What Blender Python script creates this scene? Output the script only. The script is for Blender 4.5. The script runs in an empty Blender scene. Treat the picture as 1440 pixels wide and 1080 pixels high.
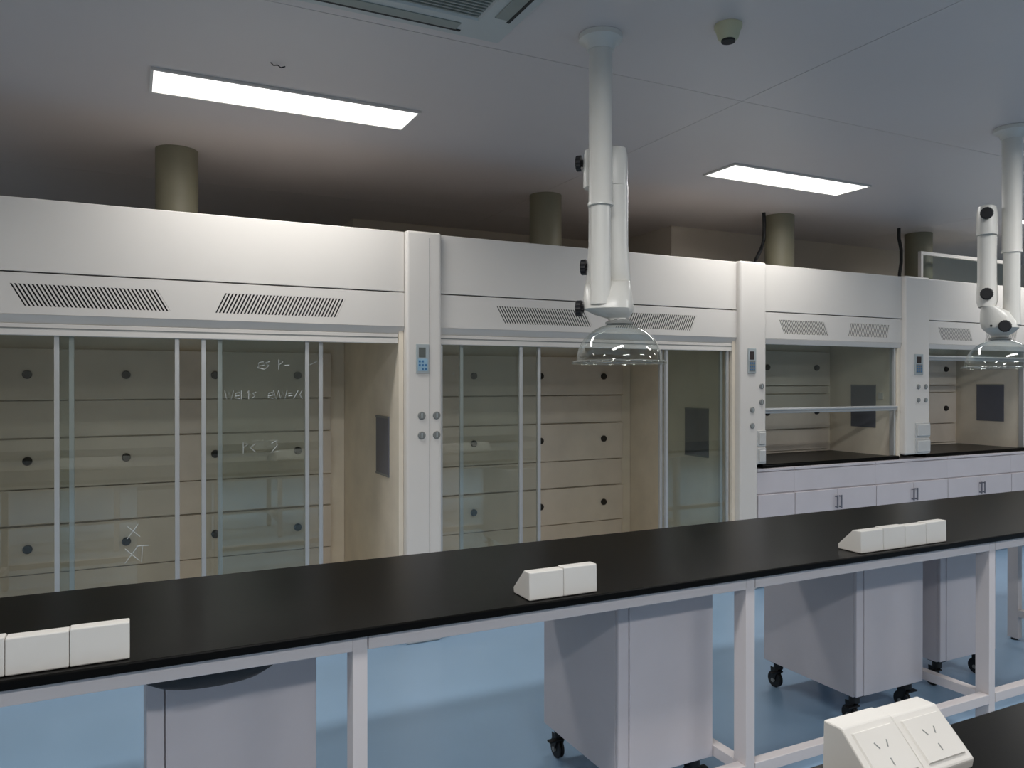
import bpy, bmesh, math, random
from mathutils import Vector, Matrix
random.seed(4)
PI = math.pi
S = bpy.context.scene
COL = S.collection

# ---------------------------------------------------------------- camera
cam_d = bpy.data.cameras.new('camera')
cam = bpy.data.objects.new('camera', cam_d)
COL.objects.link(cam)
cam.location = (0, 0, 1.5)
cam.rotation_euler = (math.radians(90 - 0.21), 0, math.radians(-26.36))
cam_d.sensor_width = 36.0
cam_d.lens = 27.0
cam_d.clip_start = 0.02
cam_d.clip_end = 100
S.camera = cam
# ---------------------------------------------------------------- world, exposure (closed room: the lamps do the lighting)
W = bpy.data.worlds.new('world')
S.world = W
W.use_nodes = True
W.node_tree.nodes['Background'].inputs[0].default_value = (0.5, 0.55, 0.62, 1)
W.node_tree.nodes['Background'].inputs[1].default_value = 0.05
S.view_settings.view_transform = 'Standard'
S.view_settings.look = 'None'
S.view_settings.gamma = 1
S.view_settings.exposure = 0.0
try: S.view_settings.use_curve_mapping = False
except Exception: pass
LAMP_GLOW = 2.5       # what the diffusers show
LAMP_WATT = 12.5      # what each ceiling panel of the hood row throws down
NEAR_WATT = 30.0      # the brighter unseen rows over the near side of the room
LAMP_SPREAD = math.radians(170)
ZC = 2.85             # ceiling height

# ---------------------------------------------------------------- materials
def lin(c): return tuple(((v / 255 / 12.92) if v / 255 <= .04045 else ((v / 255 + .055) / 1.055) ** 2.4) for v in c)
def mat(name, rgb, rough=.5, metal=0., var=.05, scale=6., bump=0., bscale=200., spec=.5, coat=0.):
    m = bpy.data.materials.new(name); m.use_nodes = True
    nt = m.node_tree; b = nt.nodes['Principled BSDF']
    c = lin(rgb)
    tc = nt.nodes.new('ShaderNodeTexCoord')
    nz = nt.nodes.new('ShaderNodeTexNoise'); nz.inputs['Scale'].default_value = scale; nz.inputs['Detail'].default_value = 4
    rp = nt.nodes.new('ShaderNodeValToRGB')
    rp.color_ramp.elements[0].position = .3; rp.color_ramp.elements[1].position = .7
    rp.color_ramp.elements[0].color = tuple(v * (1 - var) for v in c) + (1,)
    rp.color_ramp.elements[1].color = tuple(min(1, v * (1 + var)) for v in c) + (1,)
    nt.links.new(tc.outputs['Object'], nz.inputs['Vector'])
    nt.links.new(nz.outputs['Fac'], rp.inputs['Fac'])
    nt.links.new(rp.outputs['Color'], b.inputs['Base Color'])
    b.inputs['Roughness'].default_value = rough
    b.inputs['Metallic'].default_value = metal
    b.inputs['Specular IOR Level'].default_value = spec
    b.inputs['Coat Weight'].default_value = coat
    if bump:
        n2 = nt.nodes.new('ShaderNodeTexNoise'); n2.inputs['Scale'].default_value = bscale
        bp = nt.nodes.new('ShaderNodeBump'); bp.inputs['Strength'].default_value = bump; bp.inputs['Distance'].default_value = .002
        nt.links.new(tc.outputs['Object'], n2.inputs['Vector'])
        nt.links.new(n2.outputs['Fac'], bp.inputs['Height'])
        nt.links.new(bp.outputs['Normal'], b.inputs['Normal'])
    return m
def glassmat(name, tint, base=.05, edge=.75):
    m = bpy.data.materials.new(name); m.use_nodes = True
    nt = m.node_tree; nt.nodes.remove(nt.nodes['Principled BSDF'])
    out = nt.nodes['Material Output']
    tr = nt.nodes.new('ShaderNodeBsdfTransparent'); tr.inputs[0].default_value = tint + (1,)
    gl = nt.nodes.new('ShaderNodeBsdfGlossy'); gl.inputs['Roughness'].default_value = .015
    gl.inputs[0].default_value = (.95, .97, .96, 1)
    lw = nt.nodes.new('ShaderNodeLayerWeight'); lw.inputs['Blend'].default_value = .5
    pw = nt.nodes.new('ShaderNodeMath'); pw.operation = 'POWER'; pw.inputs[1].default_value = 4.
    ma = nt.nodes.new('ShaderNodeMath'); ma.operation = 'MULTIPLY_ADD'; ma.inputs[1].default_value = edge; ma.inputs[2].default_value = base
    mx = nt.nodes.new('ShaderNodeMixShader')
    L = nt.links.new
    L(lw.outputs['Facing'], pw.inputs[0]); L(pw.outputs[0], ma.inputs[0]); L(ma.outputs[0], mx.inputs[0])
    L(tr.outputs[0], mx.inputs[1]); L(gl.outputs[0], mx.inputs[2]); L(mx.outputs[0], out.inputs[0])
    return m
def emit(name, rgb, s):
    m = bpy.data.materials.new(name); m.use_nodes = True
    nt = m.node_tree; nt.nodes.remove(nt.nodes['Principled BSDF'])
    e = nt.nodes.new('ShaderNodeEmission'); e.inputs[0].default_value = rgb + (1,); e.inputs[1].default_value = s
    nt.links.new(e.outputs[0], nt.nodes['Material Output'].inputs[0])
    return m

M = dict(
    steel=mat('white_coated_steel', (222, 217, 211), .38, var=.02, scale=2),
    bench=mat('bench_frame_steel', (212, 205, 205), .42, var=.02),
    ped=mat('pedestal_steel', (208, 202, 206), .4, var=.02),
    liner=mat('hood_lining', (236, 225, 207), .55, var=.06, scale=5),
    board=mat('baffle_board', (222, 210, 196), .5, var=.07, scale=4),
    boss=mat('dark_plastic_boss', (38, 34, 30), .5),
    alu=mat('aluminium_profile', (205, 206, 206), .32, metal=.55, var=.03),
    black=mat('black_epoxy_resin', (11, 10, 9), .28, var=.15, scale=9, bump=.03, bscale=350, spec=.08),
    rubber=mat('black_rubber', (20, 20, 22), .55),
    floor=mat('blue_epoxy_floor', (146, 176, 204), .3, var=.05, scale=1.2, bump=.03, bscale=30),
    ceil=mat('ceiling_panel', (216, 207, 204), .38, var=.02, scale=1),
    wall=mat('cream_wall', (214, 204, 190), .6, var=.04, scale=2),
    duct=mat('duct_plastic', (132, 128, 108), .5, var=.04),
    arm=mat('white_arm_plastic', (220, 218, 212), .3, var=.02),
    knob=mat('black_knob', (20, 20, 24), .5),
    box=mat('white_moulded_plastic', (212, 208, 202), .45, var=.03),
    grey=mat('grey_plate', (104, 106, 116), .4, var=.05),
    disp=mat('display', (96, 100, 96), .25),
    disp2=mat('dark_display', (60, 54, 54), .25),
    panel=mat('panel_case', (168, 176, 178), .4),
    keyface=mat('key_face_blue', (150, 184, 205), .4),
    key=mat('blue_key', (58, 112, 158), .4),
    valve=mat('grey_valve', (128, 130, 128), .4),
    sock=mat('socket_cover', (196, 196, 194), .25, spec=.6),
    dark=mat('dark_recess', (40, 40, 40), .7),
    ac=mat('ac_plastic', (196, 199, 196), .45, var=.02),
    acg=mat('ac_grille', (150, 155, 148), .5),
    glass=glassmat('clear_glass', (.90, .925, .91), .055),
    rim=glassmat('dome_rim_plastic', (.82, .84, .83), .22, .7),
    dome=glassmat('dome_plastic', (.92, .945, .93), .07, .9),
    chalk=mat('white_marker', (196, 200, 200), .7),
    tape=mat('cream_detector', (196, 192, 160), .5),
    lamp=emit('lamp_diffuser', (1.0, .985, .955), LAMP_GLOW),
)

# ---------------------------------------------------------------- mesh helpers
def box(bm, x0, x1, y0, y1, z0, z1):
    v = [bm.verts.new((x, y, z)) for x in (x0, x1) for y in (y0, y1) for z in (z0, z1)]
    for f in ((0, 1, 3, 2), (4, 6, 7, 5), (0, 4, 5, 1), (2, 3, 7, 6), (0, 2, 6, 4), (1, 5, 7, 3)):
        bm.faces.new([v[i] for i in f])
def loft(bm, rings, caps=True, closed=True):
    R = [[bm.verts.new(p) for p in r] for r in rings]
    n = len(R[0])
    for a, b in zip(R, R[1:]):
        for i in range(n if closed else n - 1):
            j = (i + 1) % n
            bm.faces.new((a[i], a[j], b[j], b[i]))
    if caps:
        bm.faces.new(R[0][::-1]); bm.faces.new(R[-1])
def circ(c, r, n=24, ax='z', ph=0):
    o = []
    for i in range(n):
        a = 2 * PI * i / n + ph; u, v = r * math.cos(a), r * math.sin(a)
        o.append({'z': (c[0] + u, c[1] + v, c[2]), 'y': (c[0] + u, c[1], c[2] + v), 'x': (c[0], c[1] + u, c[2] + v)}[ax])
    return o
def cyl(bm, c0, c1, r0, r1=None, n=24, ax='z'):
    loft(bm, [circ(c0, r0, n, ax), circ(c1, r0 if r1 is None else r1, n, ax)])
def lathe(bm, c, prof, n=32, caps=False):      # prof: (radius, z) about the vertical through c
    loft(bm, [circ((c[0], c[1], c[2] + z), r, n) for r, z in prof], caps)
def prism(bm, pts, axis, a, b):               # polygon extruded along an axis
    def P(p, t): return {'x': (t, p[0], p[1]), 'y': (p[0], t, p[1]), 'z': (p[0], p[1], t)}[axis]
    loft(bm, [[P(p, a) for p in pts], [P(p, b) for p in pts]])
def tube(bm, pts, r, n=8):
    pts = [Vector(p) for p in pts]; rings = []
    for i, p in enumerate(pts):
        t = (pts[min(i + 1, len(pts) - 1)] - pts[max(i - 1, 0)]).normalized()
        up = Vector((0, 0, 1)) if abs(t.z) < .9 else Vector((0, 1, 0))
        a = t.cross(up).normalized(); b = a.cross(t).normalized()
        rings.append([tuple(p + a * (r * math.cos(2 * PI * k / n)) + b * (r * math.sin(2 * PI * k / n))) for k in range(n)])
    loft(bm, rings)
def B(fn, *a, **k):
    bm = bmesh.new(); fn(bm, *a, **k); return bm
def obj(name, bm, m, parent=None, bevel=0, smooth=False, label=None, seg=2):
    if isinstance(bm, bmesh.types.BMesh):
        bmesh.ops.recalc_face_normals(bm, faces=bm.faces[:])
        me = bpy.data.meshes.new(name); bm.to_mesh(me); bm.free()
        me.materials.append(M[m] if isinstance(m, str) else m)
        if smooth:
            for p in me.polygons: p.use_smooth = True
    else: me = bm
    o = bpy.data.objects.new(name, me); COL.objects.link(o)
    if parent is not None:
        o.parent = parent
        q = parent; T = Vector((0, 0, 0))
    if bevel:
        md = o.modifiers.new('bevel', 'BEVEL'); md.width = bevel; md.segments = seg; md.limit_method = 'ANGLE'; md.angle_limit = math.radians(40)
    if smooth:
        md = o.modifiers.new('split', 'EDGE_SPLIT'); md.split_angle = math.radians(42)
    if label: o['label'] = label
    return o
def tag(o, label, cat, group=None):
    o['label'] = label; o['category'] = cat
    if group: o['group'] = group
    return o
def thing(name, label, cat, loc=(0, 0, 0), rotz=0, group=None):
    o = bpy.data.objects.new(name, None); COL.objects.link(o); o.empty_display_size = .1
    o.location = loc; o.rotation_euler = (0, 0, rotz)
    return tag(o, label, cat, group)
def struct(name, bm, m, label=None, **k):
    o = obj(name, bm, m, **k); o['kind'] = 'structure'
    if label: o['label'] = label
    return o
def bx(*a): return B(box, *a)
def boxes(*bs):
    bm = bmesh.new()
    for b in bs: box(bm, *b)
    return bm

# ================================================================ THE ROOM
XL, XR, YN = -4.2, 11.5, -5.2
struct('floor', bx(XL - .1, XR + .1, YN - .1, 7.6, -.1, 0), 'floor', 'glossy blue epoxy floor')
ce = struct('ceiling', bx(XL - .1, XR + .1, YN - .1, 7.6, ZC + .012, ZC + .12), 'dark', 'grey metal panel ceiling')
xs = [XL, -.96, 2.64, 6.24, 9.84, XR]; ys = [YN, .03, 2.83, 5.63, 7.5]
for i in range(5):
    for j in range(4):
        g = .0018
        obj('ceiling_panel', bx(xs[i] + g, xs[i + 1] - g, ys[j] + g, ys[j + 1] - g, ZC, ZC + .0119), 'ceil', ce)
struct('wall_left', bx(XL - .1, XL, YN, 7.5, 0, ZC), 'wall')
struct('wall_right', bx(XR, XR + .1, YN, 7.5, 0, ZC), 'wall')
struct('wall_front', bx(XL, XR, YN - .1, YN, 0, ZC), 'wall')
bm = bmesh.new()
prism(bm, [(XL, 7.4), (1.65, 7.4), (1.65, 6.3), (4.2, 6.3), (4.2, 5.36), (XR, 5.36), (XR, 7.5), (XL, 7.5)], 'z', 0, ZC)
struct('wall_back', bm, 'wall', 'cream back wall stepping forward behind the smaller hoods')

# ================================================================ CEILING LIGHTS
def lamp(x0, y0, label, group=None, wd=1.20, dp=.275, watt=LAMP_WATT):
    t = thing('ceiling_light', label, 'ceiling light', (x0 + wd / 2, y0 + dp / 2, ZC), 0, group)
    a, b = wd / 2, dp / 2
    obj('light_frame', boxes((-a - .012, a + .012, -b - .012, -b, -.012, -.0005), (-a - .012, a + .012, b, b + .012, -.012, -.0005),
                             (-a - .012, -a, -b, b, -.012, -.0005), (a, a + .012, -b, b, -.012, -.0005)), 'steel', t)
    obj('diffuser', bx(-a, a, -b, b, -.009, -.001), 'lamp', t)
    ld = bpy.data.lights.new('panel_light', 'AREA'); ld.shape = 'RECTANGLE'; ld.size = wd; ld.size_y = dp
    ld.energy = watt; ld.spread = LAMP_SPREAD; ld.color = (1.0, .985, .955)
    lo = bpy.data.objects.new('panel_light', ld); COL.objects.link(lo); lo.parent = t; lo.location = (0, 0, -.013)
lamp(.088, 3.655, 'lit white LED ceiling panel above the left sliding-door hood')
lamp(3.355, 3.655, 'lit white LED ceiling panel between the two extraction arms')
lamp(6.64, 3.655, 'lit white LED ceiling panel cut off at the right picture edge')
NEARG = dict(label='lit white LED ceiling panel in the row on the viewer\'s side of the room', group='ceiling lights over the near side')
for x in (-3.18, .09, 3.36, 6.64):
    lamp(x, -1.3, watt=NEAR_WATT + 6, **NEARG)
    lamp(x, 1.18, watt=NEAR_WATT - 3, **NEARG)  # added row overhead, out of view, to light the hoods evenly
lamp(-3.18, 3.655, 'lit white LED ceiling panel in the hood row, beyond the left picture edge')

# ================================================================ AIR CONDITIONER CASSETTE, DETECTOR, HOOK
t = thing('air_conditioner', 'square white ceiling air conditioner cassette with central grille', 'air conditioner', (.825, 2.255, ZC))
h = .475
bm = bmesh.new()
def sq(a, z): return [(-a, -a, z), (a, -a, z), (a, a, z), (-a, a, z)]
loft(bm, [sq(.475, -.001), sq(.475, -.014), sq(.455, -.034), sq(.31, -.038), sq(.30, -.03)], caps=False)
obj('panel', bm, 'ac', t)
obj('recess', bx(-.3, .3, -.3, .3, -.026, -.02), 'dark', t)
for i in range(30):
    y = -.29 + i * .02
    obj('grille_slat', bx(-.3, .3, y - .004, y + .004, -.036, -.026), 'acg', t)
for k in range(4):
    lv = obj('louvre', B(box, -.26, .26, .352, .405, -.0405, -.0365), 'acg', t, bevel=.0015)
    lv.rotation_euler = (0, 0, k * PI / 2)
    sl = obj('air_slot', B(box, -.28, .28, .408, .420, -.0385, -.0355), 'dark', t)
    sl.rotation_euler = (0, 0, k * PI / 2)
t = thing('smoke_detector', 'small round cream smoke detector on the ceiling', 'smoke detector', (2.03, 2.25, ZC))
bm = bmesh.new(); lathe(bm, (0, 0, 0), [(.052, -.0005), (.052, -.012), (.046, -.02), (.038, -.05), (.03, -.056)], 24, True)
obj('housing', bm, 'tape', t, smooth=True)
obj('sensor_window', B(cyl, (0, 0, -.064), (0, 0, -.056), .026), 'dark', t)
bm = bmesh.new(); tube(bm, [(-.03, 0, -.001), (-.018, 0, -.012), (0, .004, -.006), (.012, 0, -.016), (.03, 0, -.008)], .0025, 6)
o = obj('ceiling_wire', bm, 'rubber'); o.location = (.56, 3.37, ZC); tag(o, 'tiny dark wire end poking from the ceiling behind the left lamp', 'wire')

# ================================================================ FUME HOODS
YF = 4.20
def vent_panel(t, x0, x1, z0, z1, vents, sz0=1.85, sz1=1.953):
    """flat panel with parallelogram openings; the bars between the slots are single pieces"""
    bm = bmesh.new()
    th = .003
    box(bm, x0, x1, YF, YF + th, sz1, z1); box(bm, x0, x1, YF, YF + th, z0, sz0)
    cuts = [(x0, x0)]
    for (a, b, lean) in vents: cuts += [(a, a + lean), (b, b + lean)]
    cuts.append((x1, x1))
    for i in range(0, len(cuts), 2):
        l, r = cuts[i], cuts[i + 1]
        prism(bm, [(l[0], sz1), (r[0], sz1), (r[1], sz0), (l[1], sz0)], 'y', YF, YF + th)
    p = obj('vent_panel', bm, 'steel', t)
    obj('vent_shade_backing', bx(x0 + .02, x1 - .03, YF + .02, YF + .024, sz0 - .02, sz1 + .02), 'dark', t)  # dark plate that paints in the header cavity's shade behind the slots
    for (a, b, lean) in vents:
        n = int(round((b - a) / .0172)); pt = (b - a) / n
        wd = pt * .52
        sm = None
        for k in range(n):
            xa = a + k * pt + pt * .42
            if sm is None:
                bm = bmesh.new(); prism(bm, [(0, sz1), (wd, sz1), (wd + lean, sz0), (lean, sz0)], 'y', YF + .0003, YF + th)
                s = obj('slat', bm, 'steel', p); sm = s.data
            else: s = obj('slat', sm, None, p)
            s.location.x = xa
    return p
def knob_valve(t, x, y, z, r=.021):
    bm = bmesh.new(); loft(bm, [circ((x, y, z), r, 24, 'y'), circ((x, y - .004, z), r, 24, 'y'), circ((x, y - .007, z), r * .86, 24, 'y')])
    k = obj('valve_knob', bm, 'valve', t)
    obj('valve_grip', bx(x - .0035, x + .0035, y - .010, y - .006, z - r * .6, z + r * .6), 'panel', k, bevel=.001)
def control(t, x0, x1, z0, z1, y, blue=True):
    c = obj('control_panel', bx(x0, x1, y - .008, y, z0, z1), 'panel', t, bevel=.002)
    w, hh = x1 - x0, z1 - z0
    obj('display', bx(x0 + w * .2, x0 + w * .72, y - .0095, y - .0075, z0 + hh * .55, z0 + hh * .88), 'disp' if blue else 'disp2', c)
    obj('key_face', bx(x0 + w * .12, x0 + w * .88, y - .0092, y - .0078, z0 + hh * .08, z0 + hh * .5), 'keyface' if blue else 'valve', c)
    for i in range(3):
        for j in range(3):
            if blue and (i, j) in ((2, 2), (0, 0)): continue
            cx = x0 + w * (.26 + .24 * i); cz = z0 + hh * (.15 + .13 * j)
            obj('key', bx(cx - w * .07, cx + w * .07, y - .0105, y - .009, cz - hh * .035, cz + hh * .035), 'key', c)
def cover(t, x0, x1, z0, z1, y):
    c = obj('socket_cover', bx(x0, x1, y - .006, y, z0, z1), 'sock', t, bevel=.003)
    obj('socket_lid', bx(x0 + .012, x1 - .012, y - .02, y - .006, z0 + .014, z1 - .012), 'sock', c, bevel=.006)
def boards(t, xa, xb, y, rows, bx_list):
    for (z0, z1, proud, bz) in rows:
        b = obj('baffle_board', bx(xa, xb, y - .02 - proud, y - .008, z0 + .004, z1 - .004), 'board', t, bevel=.002)
        if bz:
            for xx in bx_list:
                bm = bmesh.new(); yy = y - .02 - proud
                loft(bm, [circ((xx, yy, bz), .026, 20, 'y'), circ((xx, yy - .012, bz), .026, 20, 'y'), circ((xx, yy - .022, bz), .02, 20, 'y')])
                obj('boss', bm, 'boss', b)
def door(t, x0, x1, y, z0=.10, z1=1.765, strokes=None):
    p = obj('sliding_door', bx(x0 + .018, x1 - .018, y - .003, y + .003, z0 + .02, z1 - .02), 'glass', t, label='clear glass sliding door pane')
    for (a, b) in ((x0, x0 + .022), (x1 - .022, x1)):
        obj('stile', bx(a, b, y - .011, y + .011, z0, z1), 'alu', p, bevel=.003)
    obj('door_rail', bx(x0 + .022, x1 - .022, y - .009, y + .009, z0, z0 + .03), 'alu', p)
    obj('door_rail', bx(x0 + .022, x1 - .022, y - .009, y + .009, z1 - .025, z1), 'alu', p)
    if strokes:
        bm = bmesh.new()
        for st in strokes: tube(bm, [(q[0], y - .0045, q[1]) for q in st], .0017, 5)
        hw = obj('handwriting', bm, 'chalk', p, label='white marker handwriting on the glass'); hw['kind'] = 'stuff'
    return p
ZT = 2.352
def shell(t, xl, xi, xr, yb, zint, zlow, colz, vents=(), wing=None):
    """panels shared by all hoods; xl..xi is the pillar on the left, xi..xr the hood body"""
    if wing:
        bm = bmesh.new(); prism(bm, [(xl, 0), (wing, 0), (wing, .9), (xi, .9), (xi, ZT + .006), (xl, ZT + .006)], 'y', YF - .035, YF + .11)
    else: bm = bx(xl, xi, YF - .035, YF + .11, colz, ZT + .006)
    obj('pillar', bm, 'steel', t, bevel=.016, seg=3)
    obj('side_panel', bx(xi - .03, xi, YF + .112, yb, zlow, ZT - .03), 'liner', t)
    obj('side_panel', bx(xr - .03, xr - .002, YF + .014, yb, zlow, ZT - .03), 'liner', t)
    obj('back_panel', bx(xi, xr - .032, yb - .008, yb + .02, zlow, ZT - .03), 'liner', t)
    obj('interior_ceiling', bx(xi, xr - .032, YF + .09 if zint > 1.81 else YF + .036, yb - .01, zint, zint + .02), 'liner', t)
    obj('roof_panel', bx(xi, xr - .002, YF + .014, yb, ZT - .028, ZT - .01), 'steel', t)
    obj('header_panel', bx(xi + .002, xr - .002, YF, YF + .012, 2.010, ZT), 'steel', t, bevel=.003)
    vent_panel(t, xi + .002, xr - .002, 1.812, 2.004, vents)
def walkin(label, xl, xi, xr, vents, doors, bosses, plate):
    t = thing('fume_hood', label, 'fume hood')
    yb = 5.47
    shell(t, xl, xi, xr, yb, 1.80, .02, 0, vents=vents)
    bm = bmesh.new(); prism(bm, [(YF, 1.811), (YF + .022, 1.772), (YF + .026, 1.772), (YF + .012, 1.811)], 'x', xi + .002, xr - .002)
    obj('header_lip', bm, 'steel', t)
    hr = obj('header_rail', bx(xi + .002, xr - .032, YF + .016, YF + .034, 1.714, 1.771), 'steel', t, bevel=.004)
    obj('rail_groove', bx(xi + .004, xr - .034, YF + .0145, YF + .0165, 1.746, 1.752), 'valve', hr)
    obj('sill_track', bx(xi, xr - .032, YF + .01, YF + .1, .002, .098), 'alu', t, bevel=.003)
    obj('hood_floor', bx(xi, xr - .032, YF + .102, yb - .03, .002, .03), 'liner', t)
    boards(t, xi + .05, xr - .135, yb - .01,
           [(1.383, 1.70, .02, 1.54), (1.153, 1.383, .0, None), (.848, 1.153, .02, 1.02), (.627, .848, .0, None), (.334, .627, .02, .49), (.05, .334, .0, None)], bosses)
    for d in doors: door(t, *d)
    y0, y1, z0, z1 = plate
    pl = obj('side_plate', bx(xr - .036, xr - .0305, y0, y1, z0, z1), 'grey', t, bevel=.001)
    obj('plate_trim', bx(xr - .039, xr - .0365, y0, y1, z1 - .012, z1), 'valve', pl)
    obj('plate_trim', bx(xr - .039, xr - .0365, y0, y1, z0, z0 + .012), 'valve', pl)
    return t
# handwriting strokes for the grey pane: (x, z) polylines
def scrawl(x0, z0, s, pat):
    out = []; x = x0
    G = {'W': [[(0, 1), (.2, 0), (.45, .8), (.7, 0), (.95, 1)]], 'e': [[(0, .35), (.6, .45), (.5, .8), (.1, .7), (0, .2), (.6, .05)]],
         'l': [[(.1, 1), (.1, 0)]], '/': [[(0, 0), (.55, 1)]], '-': [[(0, .45), (.5, .5)]], '=': [[(0, .35), (.5, .4)], [(0, .65), (.5, .7)]],
         's': [[(.5, .8), (.1, .7), (.4, .4), (.05, .1)]], '(': [[(.4, 1), (.1, .5), (.4, 0)]], 'c': [[(.5, .8), (.05, .5), (.5, .1)]],
         '1': [[(.1, .7), (.3, 1), (.3, 0)]], 'P': [[(.1, 0), (.1, 1), (.5, .8), (.1, .5)]], '2': [[(0, .8), (.4, 1), (.5, .6), (0, 0), (.6, .05)]],
         'v': [[(0, 1), (.3, 0), (.6, 1)]], 'x': [[(0, 0), (.7, 1)], [(0, .9), (.8, .1)]], 'T': [[(0, 1), (.7, 1)], [(.35, 1), (.3, 0)]], ' ': []}
    for c in pat:
        for st in G[c]: out.append([(x + p[0] * s, z0 + p[1] * s) for p in st])
        x += s * (.62 if c != 'W' else 1.1)
    return out
st_c = scrawl(.60, 1.56, .055, 'es P-') + scrawl(.405 + .03, 1.405, .045, 'Wel1s  evW=/(') + scrawl(.52, 1.12, .06, 'Pc  2') 
st_b = scrawl(-.02, .72, .07, 'x') + scrawl(-.03, .60, .08, 'xT') 
st_d = [[(.875, 1.588), (.915, 1.61)]]
walkin('wide sliding-door fume hood at left, handwriting on its glass', -1.07, -.863, 1.397,
       [(-.502, .118, .058), (.434, 1.058, -.048)],
       [(-.80, -.248, YF + .074), (-.33, .2185, YF + .047, .10, 1.765, st_b), (.3215, .868, YF + .047, .10, 1.765, st_c), (.403, .948, YF + .074, .10, 1.765, st_d)],
       [-.56, -.03, .496, 1.03], (4.39, 4.65, .93, 1.29))
h2 = walkin('wide sliding-door fume hood behind the nearer extraction arm', 1.397, 1.61, 3.872,
       [(1.978, 2.60, .058), (2.885, 3.509, -.048)],
       [(1.622, 2.174, YF + .047), (1.765, 2.316, YF + .074, .10, 1.765, scrawl(1.70 + .0, 1.53, .03, ' c')), (3.272, 3.832, YF + .047), (3.245, 3.80, YF + .074)],
       [1.78, 2.357, 2.94, 3.54], (4.46, 4.73, .93, 1.296))
yp = YF - .035
control(h2, 1.452, 1.530, 1.545, 1.712, yp)
obj('pillar_seam', bx(1.534, 1.537, yp - .001, yp + .002, .3, ZT - .03), 'valve', h2)
for xx in (1.487, 1.578):
    for zz in (1.303, 1.190): knob_valve(h2, xx, yp, zz, .023)
def benchhood(label, xl, xi, xr, vents, sash_z, bosses, plate, wing):
    t = thing('fume_hood', label, 'fume hood')
    yb = 4.90
    shell(t, xl, xi, xr, yb, 1.82, .885, .90, vents=vents, wing=wing)
    bm = bmesh.new(); prism(bm, [(YF, 1.811), (YF + .012, 1.772), (YF + .05, 1.772), (YF + .05, 1.811)], 'x', xi + .002, xr - .002)
    obj('header_lip', bm, 'steel', t, bevel=.002)
    boards(t, xi + .03, xr - .075, yb - .01,
           [(1.46, 1.76, .012, 1.617), (1.39, 1.46, .0, None), (1.087, 1.39, .012, 1.235), (.90, 1.087, .0, None)], bosses)
    wt = obj('hood_worktop', boxes((xi, xr - .032, YF + .0, yb - .035, .865, .885)), 'black', t, bevel=.003)
    obj('worktop_lip', bx(xi, xr - .032, YF + .0, YF + .05, .885, .893), 'black', wt)
    # vertical sash with its bottom rail, and side tracks
    for (a, b) in ((xi, xi + .022), (xr - .055, xr - .033)):
        obj('sash_track', bx(a, b, YF + .03, YF + .075, .893, 1.771), 'alu', t, bevel=.002)
    sh = obj('sash', bx(xi + .024, xr - .057, YF + .05, YF + .056, sash_z + .04, min(1.83, sash_z + .62)), 'glass', t, label='clear glass vertical sash')
    obj('sash_rail', bx(xi + .012, xr - .045, YF + .012, YF + .029, sash_z, sash_z + .04), 'alu', sh, bevel=.005)
    obj('sash_grip', bx(xi + .012, xr - .045, YF - .002, YF + .012, sash_z + .022, sash_z + .036), 'alu', sh, bevel=.004)
    y0, y1, z0, z1 = plate
    pl = obj('side_plate', bx(xr - .036, xr - .0305, y0, y1, z0, z1), 'grey', t, bevel=.001)
    obj('plate_trim', bx(xr - .039, xr - .0365, y0, y1, z1 - .012, z1), 'valve', pl)
    return t
h3 = benchhood('bench fume hood with half lowered glass sash, in the middle of the right side', 3.872, 4.12, 5.63,
               [(4.281, 4.744, .05), (5.037, 5.486, -.03)], 1.262, [4.26, 4.81, 5.39], (4.42, 4.665, 1.11, 1.47), 4.04)
obj('wall_switch', bx(5.588, 5.5995, 4.35, 4.39, 1.35, 1.405), 'box', h3)
control(h3, 3.94, 4.015, 1.555, 1.735, yp, False)
for xx, zz in ((4.073, 1.464), (4.073, 1.35), (3.985, 1.295), (3.985, 1.18)): knob_valve(h3, xx, yp, zz)
cover(h3, 4.03, 4.112, 1.03, 1.145, yp); cover(h3, 4.03, 4.112, .905, 1.018, yp)
h4 = benchhood('bench fume hood with raised sash at the far right, behind the farther extraction arm', 5.63, 5.93, 7.39,
               [(6.085, 6.50, .05), (6.75, 7.19, -.03)], 1.675, [6.06, 6.57, 7.15], (4.42, 4.68, 1.12, 1.47), None)
control(h4, 5.735, 5.835, 1.555, 1.722, yp, False)
for xx in (5.785, 5.875):
    for zz in (1.455, 1.345): knob_valve(h4, xx, yp, zz)
cover(h4, 5.745, 5.925, 1.035, 1.16, yp); cover(h4, 5.745, 5.925, .905, 1.025, yp)

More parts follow.
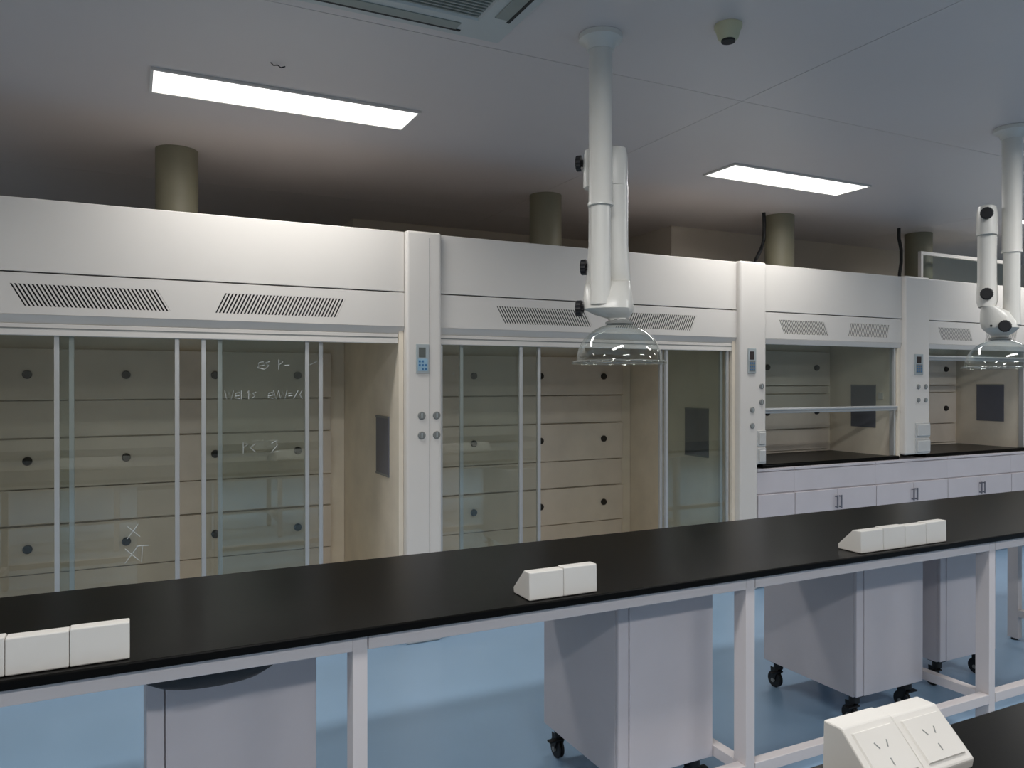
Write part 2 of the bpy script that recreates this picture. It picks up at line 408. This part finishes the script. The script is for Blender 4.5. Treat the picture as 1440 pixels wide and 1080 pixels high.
# base cabinets under the bench hoods
bc = [(4.045, 4.405, 'narrow white base cabinet beside the pillar under the half closed hood', 1),
      (4.41, 5.285, 'white two-door base cabinet under the half closed bench hood', 2),
      (5.29, 6.165, 'white two-door base cabinet under the pillar between the bench hoods', 2),
      (6.17, 7.05, 'white two-door base cabinet under the far right bench hood', 2),
      (7.055, 7.60, 'narrow white base cabinet at the right end of the hoods', 1)]
for a, b, lab, nd in bc:
    t = thing('base_cabinet', lab, 'cabinet', (0, 0, 0), 0, 'base cabinets under the bench hoods')
    obj('body', bx(a, b, YF - .015, 4.88, .08, .863), 'ped', t, bevel=.002)
    obj('plinth', bx(a, b, YF + .04, 4.86, 0, .079), 'rubber', t)
    obj('edge_strip', bx(a, b, YF - .028, YF - .0152, .845, .864), 'ped', t, bevel=.002)
    obj('fascia', bx(a - .0025, b + .0025, YF - .026, YF - .0152, .685, .838), 'ped', t, bevel=.002)
    wd = (b - a) / nd
    for k in range(nd):
        xa, xb = a + k * wd + .0015, a + (k + 1) * wd - .0015
        d = obj('door', bx(xa, xb, YF - .034, YF - .0152, .09, .675), 'ped', t, bevel=.002)
        hx = (xb - .02) if (k == 0 and nd == 2) or nd == 1 else (xa + .02)
        if nd == 2: obj('handle', boxes((hx - .005, hx + .005, YF - .06, YF - .052, .53, .63), (hx - .004, hx + .004, YF - .053, YF - .034, .535, .545), (hx - .004, hx + .004, YF - .053, YF - .034, .615, .625)), 'grey', d, bevel=.0015)

# ducts and cables above the hoods
def duct(x, y, label):
    t = thing('exhaust_duct', label, 'duct', (x, y, ZT - .008), 0, 'exhaust ducts above the hoods')
    obj('duct_pipe', B(cyl, (0, 0, 0), (0, 0, ZC - ZT + .007), .116, n=36), 'duct', t, smooth=True)
    obj('duct_collar', B(cyl, (0, 0, .001), (0, 0, .03), .126, n=36), 'duct', t, smooth=True)
duct(.24, 4.9, 'round cream exhaust duct above the leftmost hood')
duct(2.70, 4.9, 'round cream exhaust duct just left of the nearer extraction arm')
duct(4.75, 4.66, 'round cream exhaust duct below the small ceiling lamp, beside a black cable')
duct(6.47, 4.66, 'round cream exhaust duct above the far right hood')
def cable(pts, lab):
    bm = bmesh.new(); tube(bm, pts, .014, 8); o = obj('power_cable', bm, 'rubber', smooth=True); tag(o, lab, 'cable', 'black cables rising to the ceiling')
cable([(4.40, 4.6, ZT - .006), (4.405, 4.6, 2.40), (4.44, 4.6, 2.47), (4.50, 4.61, 2.55), (4.54, 4.62, 2.63), (4.545, 4.62, 2.74), (4.54, 4.62, ZC)], 'black cable rising from the half closed hood, left of its duct')
cable([(6.07, 4.55, ZT - .006), (6.065, 4.55, 2.44), (6.10, 4.56, 2.55), (6.10, 4.56, 2.66), (6.07, 4.56, 2.76), (6.07, 4.56, ZC)], 'black cable rising from the far right hood, left of its duct')

t = thing('glass_guard', 'white framed glass panel standing on top of the far right hood', 'glass panel', (6.115, 4.38, ZT - .0095))
obj('frame_rail', bx(0, 1.25, 0, .03, .252, .282), 'steel', t, bevel=.002)
obj('frame_rail', bx(.03, 1.22, 0, .03, 0, .02), 'steel', t, bevel=.002)
for xx in (0, 1.22): obj('frame_post', bx(xx, xx + .03, 0, .03, 0, .2515), 'steel', t, bevel=.002)
obj('pane', bx(.03, 1.22, .012, .018, .02, .252), 'glass', t)

# ================================================================ EXTRACTION ARMS
def stadium(cx, cy, z, lx, ly, n=28, ex=2.6):      # superellipse ring, half sizes lx, ly
    out = []
    for i in range(n):
        a = 2 * PI * i / n; c, s = math.cos(a), math.sin(a)
        out.append((cx + lx * math.copysign(abs(c) ** (2 / ex), c), cy + ly * math.copysign(abs(s) ** (2 / ex), s), z))
    return out
def arm(loc, rz, label):
    t = thing('extraction_arm', label, 'extraction arm', loc, rz, 'extraction arms over the bench')
    zc = ZC - loc[2]
    def Z(z): return z - loc[2]
    bm = bmesh.new(); lathe(bm, (0, 0, 0), [(.085, Z(ZC - .001)), (.085, Z(ZC - .02)), (.062, Z(ZC - .035)), (.052, Z(ZC - .06))], 32, True)
    obj('ceiling_flange', bm, 'arm', t, smooth=True)
    bm = bmesh.new(); lathe(bm, (0, 0, 0), [(.046, Z(ZC - .03)), (.046, Z(2.20)), (.050, Z(2.195)), (.050, Z(2.185)), (.041, Z(2.184))], 32, True)
    obj('column_sleeve', bm, 'arm', t, smooth=True)
    bm = bmesh.new(); lathe(bm, (0, 0, 0), [(.040, Z(2.184)), (.040, Z(1.86)), (.044, Z(1.80))], 32, True)
    obj('column_tube', bm, 'arm', t, smooth=True)
    # folded arm: local +x away from the column, local y is the hinge axis
    ox = .112
    bm = bmesh.new(); loft(bm, [stadium(ox, 0, Z(z), a, b) for z, a, b in
                                ((2.443, .030, .07), (2.436, .044, .084), (2.40, .050, .090), (2.285, .050, .090))])
    fa = obj('arm_head', bm, 'arm', t, smooth=True)
    bm = bmesh.new(); loft(bm, [stadium(ox, -.012, Z(z), a, b) for z, a, b in
                                ((2.2845, .046, .080), (2.05, .046, .080), (1.98, .050, .085), (1.93, .050, .088), (1.90, .040, .090))])
    obj('folded_arm', bm, 'arm', t, smooth=True)
    bm = bmesh.new(); loft(bm, [stadium(cx, cy, Z(z), a, b) for z, cx, cy, a, b in
                                ((1.90, .10, -.013, .040, .090), (1.87, .075, -.016, .070, .093), (1.82, .058, -.02, .088, .097), (1.785, .05, -.025, .086, .098),
                                 (1.765, .05, -.04, .066, .075), (1.748, .052, -.06, .04, .04), (1.735, .052, -.065, .038, .038))])
    lj = obj('lower_joint', bm, 'arm', t, smooth=True)
    def kn(x, y, z):
        bm = bmesh.new(); c = (x, y, Z(z)); pts = []
        n = 32
        def ring(yy, r):
            return [(x + (r + (.0018 if i % 2 else 0)) * math.cos(2 * PI * i / n), yy, Z(z) + (r + (.0018 if i % 2 else 0)) * math.sin(2 * PI * i / n)) for i in range(n)]
        loft(bm, [ring(y, .012), ring(y + .008, .012), ring(y + .0085, .030), ring(y + .028, .030), ring(y + .031, .025)])
        obj('knob', bm, 'knob', t)
    kn(ox, .0895, 2.39); kn(ox, .070, 1.965); kn(.03, .072, 1.79)
    obj('set_screw', B(cyl, (.092, .070, Z(1.795)), (.092, .078, Z(1.795)), .006, n=12, ax='y'), 'knob', t)
    # collar and clear dome
    dx, dy = .052, -.065
    obj('dome_collar', B(lathe, (dx, dy, 0), [(.039, Z(1.748)), (.041, Z(1.74)), (.054, Z(1.733)), (.054, Z(1.726))], 32, True), 'valve', t, smooth=True)
    prof = []
    for i in range(13):
        a = PI / 2 * i / 12 * .93 + .12
        prof.append((.168 * math.sin(min(a, PI / 2)) ** .92, Z(1.578 + .150 * max(0, math.cos(a)))))
    prof += [(.1685, Z(1.574))]
    dm = obj('dome', B(lathe, (dx, dy, 0), prof, 64), 'dome', t, smooth=True, label='clear plastic hemispherical dome')
    obj('dome_rim', B(lathe, (dx, dy, 0), [(.166, Z(1.582)), (.184, Z(1.579)), (.186, Z(1.572)), (.184, Z(1.567)), (.166, Z(1.568))], 64), 'rim', dm, smooth=True)
    return t
arm((1.645, 2.54, 1.56), math.radians(47), 'white folding extraction arm with clear dome, nearer one over the bench')
arm((4.21, 2.49, 1.56), math.radians(121), 'white folding extraction arm with clear dome, at the right picture edge')

# ================================================================ LONG BENCH
YB0, YB1 = 1.98, 2.75
lb = thing('lab_bench', 'long laboratory bench with black worktop and white steel legs across the room', 'bench')
obj('worktop', bx(-2.3, 5.95, YB0, YB1, .826, .85), 'black', lb, bevel=.004, label='black epoxy worktop')
def frame(t, x0, x1, y0, y1, first=False):
    ztop, s = .8255, .04
    xa = x0 + (s if first else .003)
    obj('top_rail', bx(xa, x1 - s, y0, y0 + .03, ztop - s, ztop), 'bench', t, bevel=.002)
    obj('top_rail', bx(xa, x1 - s, y1 - .03, y1, ztop - s, ztop), 'bench', t, bevel=.002)
    ends = [x1] + ([x0 + s] if first else [])
    for e in ends:
        obj('cross_rail', bx(e - s, e, y0 + .0605, y1 - .0605, ztop - s, ztop), 'bench', t, bevel=.002)
        obj('foot_rail', bx(e - s, e, y0 + .0605, y1 - .0605, .14, .18), 'bench', t, bevel=.002)
        obj('leg', bx(e - s, e, y0, y0 + .06, .012, ztop), 'bench', t, bevel=.002)
        obj('leg', bx(e - s, e, y1 - .06, y1, .012, ztop), 'bench', t, bevel=.002)
        obj('foot', B(cyl, (e - s / 2, y0 + .03, 0), (e - s / 2, y0 + .03, .013), .018), 'rubber', t)
        obj('foot', B(cyl, (e - s / 2, y1 - .03, 0), (e - s / 2, y1 - .03, .013), .018), 'rubber', t)
    obj('low_rail', bx(xa, x1 - s, y0, y0 + .04, .14, .18), 'bench', t, bevel=.002)
fx = [-2.14, -.79, .562, 1.927, 3.272, 4.62, 5.9]
for i in range(6): frame(lb, fx[i], fx[i + 1], 2.0, 2.73, first=(i == 0))

def pedestal(x0, x1, y0, y1, lab, ztop=.765):
    t = thing('mobile_pedestal', lab, 'pedestal', ((x0 + x1) / 2, (y0 + y1) / 2, 0), 0, 'mobile pedestals under the bench')
    a, b = (x1 - x0) / 2, (y1 - y0) / 2
    obj('body', bx(-a, a, -b + .02, b, .135, ztop), 'ped', t, bevel=.003)
    d = obj('door', bx(-a + .046, a, -b, -b + .0195, .14, ztop - .005), 'ped', t, bevel=.003)
    obj('pull_strip', bx(-a, -a + .044, -b + .002, -b + .0195, .14, ztop - .005), 'ped', t, bevel=.004)
    for sx in (-1, 1):
        for sy in (-1, 1):
            cx, cy = sx * (a - .045), sy * (b - .05)
            bm = bmesh.new(); box(bm, cx - .03, cx + .03, cy - .03, cy + .03, .128, .1345)
            cyl(bm, (cx, cy, .098), (cx, cy, .129), .022)
            prism(bm, [(cy - .012, .10), (cy + .034, .10), (cy + .03, .035), (cy + .012, .035)], 'x', cx - .018, cx - .014)
            prism(bm, [(cy - .012, .10), (cy + .034, .10), (cy + .03, .035), (cy + .012, .035)], 'x', cx + .014, cx + .018)
            c = obj('caster', bm, 'rubber', t)
            for dxx in (-.0115, .0015):
                bm = bmesh.new(); cyl(bm, (cx + dxx, cy + .02, .041), (cx + dxx + .010, cy + .02, .041), .040, ax='x'); obj('wheel', bm, 'rubber', c, bevel=.004)
            bm = bmesh.new(); cyl(bm, (cx - .02, cy + .02, .037), (cx + .02, cy + .02, .037), .010, n=12, ax='x'); obj('axle', bm, 'valve', c)
            obj('brake_lever', bx(cx - .014 - .04 * (sx < 0), cx + .014 + .04 * (sx > 0), cy - .018, cy + .008, .080, .087), 'rubber', c, bevel=.002)
pedestal(.034, .48, 2.246, 2.77, 'white mobile pedestal at left, behind the black basin')
pedestal(1.475, 1.884, 2.165, 2.69, 'white mobile pedestal on black casters in the middle of the picture')
pedestal(2.785, 3.215, 2.29, 2.83, 'white mobile pedestal under the long socket box at right')
pedestal(3.50, 3.93, 2.40, 2.93, 'white mobile pedestal farthest right, partly behind a bench leg')
# basin under the worktop
bm = bmesh.new()
rings = []
for r, z in ((.93, .0), (1.0, 0.0), (1.0, -.03), (.98, -.05), (.90, -.076), (.72, -.092), (.4, -.101), (.1, -.103)):
    rings.append([(r * .172 * math.cos(2 * PI * i / 40), r * .08 * math.sin(2 * PI * i / 40), z) for i in range(40)])
loft(bm, rings)
o = obj('basin', bm, 'knob', smooth=True); o.location = (.183, 2.115, .8255)
tag(o, 'black rounded basin hanging under the worktop at left', 'basin')

# ---------------------------------------------------------------- desktop socket boxes: upright back, sloping socket face
def socket_box(x0, L, y, face, nmod, lab, detail=False):
    t = thing('socket_box', lab, 'socket box', (x0 + L / 2, y, .85), 0 if face > 0 else PI, 'white socket boxes on the benches')
    # local: upright back at y=0, slope falls towards +y
    m = L / nmod
    for k in range(nmod):
        xa = -L / 2 + k * m + .0005; xb = xa + m - .001
        zt = .084 + (.003 if k % 2 else 0)
        bm = bmesh.new()
        prism(bm, [(0, .001), (.105, .001), (.108, .018), (.038, zt), (.002, zt)], 'x', xa, xb)
        p = obj('housing', bm, 'box', t, bevel=.003)
        if detail or True:
            # socket plate lying on the slope
            n = Vector((0, zt - .018, .07)).normalized(); d = Vector((0, .07, -(zt - .018))).normalized()
            o0 = Vector(((xa + xb) / 2, .038, zt))
            hw = (xb - xa) * .40; ll = Vector((0, .07, .018 - zt)).length
            def P(u, v, w): return tuple(o0 + Vector((u, 0, 0)) + d * v + n * w)
            bm = bmesh.new()
            loft(bm, [[P(-hw, ll * .12, .0), P(hw, ll * .12, .0), P(hw, ll * .88, 0), P(-hw, ll * .88, 0)],
                      [P(-hw + .002, ll * .14, .003), P(hw - .002, ll * .14, .003), P(hw - .002, ll * .86, .003), P(-hw + .002, ll * .86, .003)]])
            sp = obj('socket_plate', bm, 'box', p)
            for (u, v, a) in ((-.012, .40, .5), (.012, .40, -.5), (0, .68, 0)):
                c = Vector((u, ll * v)); dx2, dy2 = math.sin(a) * .006, math.cos(a) * .006
                px2, py2 = math.cos(a) * .0012, -math.sin(a) * .0012
                q = [(c.x + dx2 + px2, c.y + dy2 + py2), (c.x - dx2 + px2, c.y - dy2 + py2), (c.x - dx2 - px2, c.y - dy2 - py2), (c.x + dx2 - px2, c.y + dy2 - py2)]
                bm = bmesh.new(); loft(bm, [[P(a0, b0, .0025) for a0, b0 in q], [P(a0, b0, .0034) for a0, b0 in q]])
                obj('socket_slot', bm, 'valve', sp)
socket_box(-.497, .493, 2.003, 1, 4, 'long white socket box on the worktop at the left edge')
socket_box(1.05, .236, 2.003, 1, 2, 'short white socket box on the worktop above the middle pedestal')
socket_box(2.458, .50, 2.003, 1, 4, 'long white socket box on the worktop at the right')

# ---------------------------------------------------------------- near bench (its corner shows at the lower right)
nb = thing('lab_bench', 'nearest laboratory bench, only its black worktop corner showing at lower right', 'bench')
obj('worktop', bx(-1.6, 4.2, .17, .935, .826, .85), 'black', nb, bevel=.004, label='black epoxy worktop')
for i, (a, b) in enumerate(((-1.5, -.1), (-.1, 1.3), (1.3, 2.7), (2.7, 4.1))):
    frame(nb, a, b, .19, .915, first=(i == 0))
socket_box(1.03, .236, .915, -1, 2, 'white socket box nearest the viewer, at lower right')
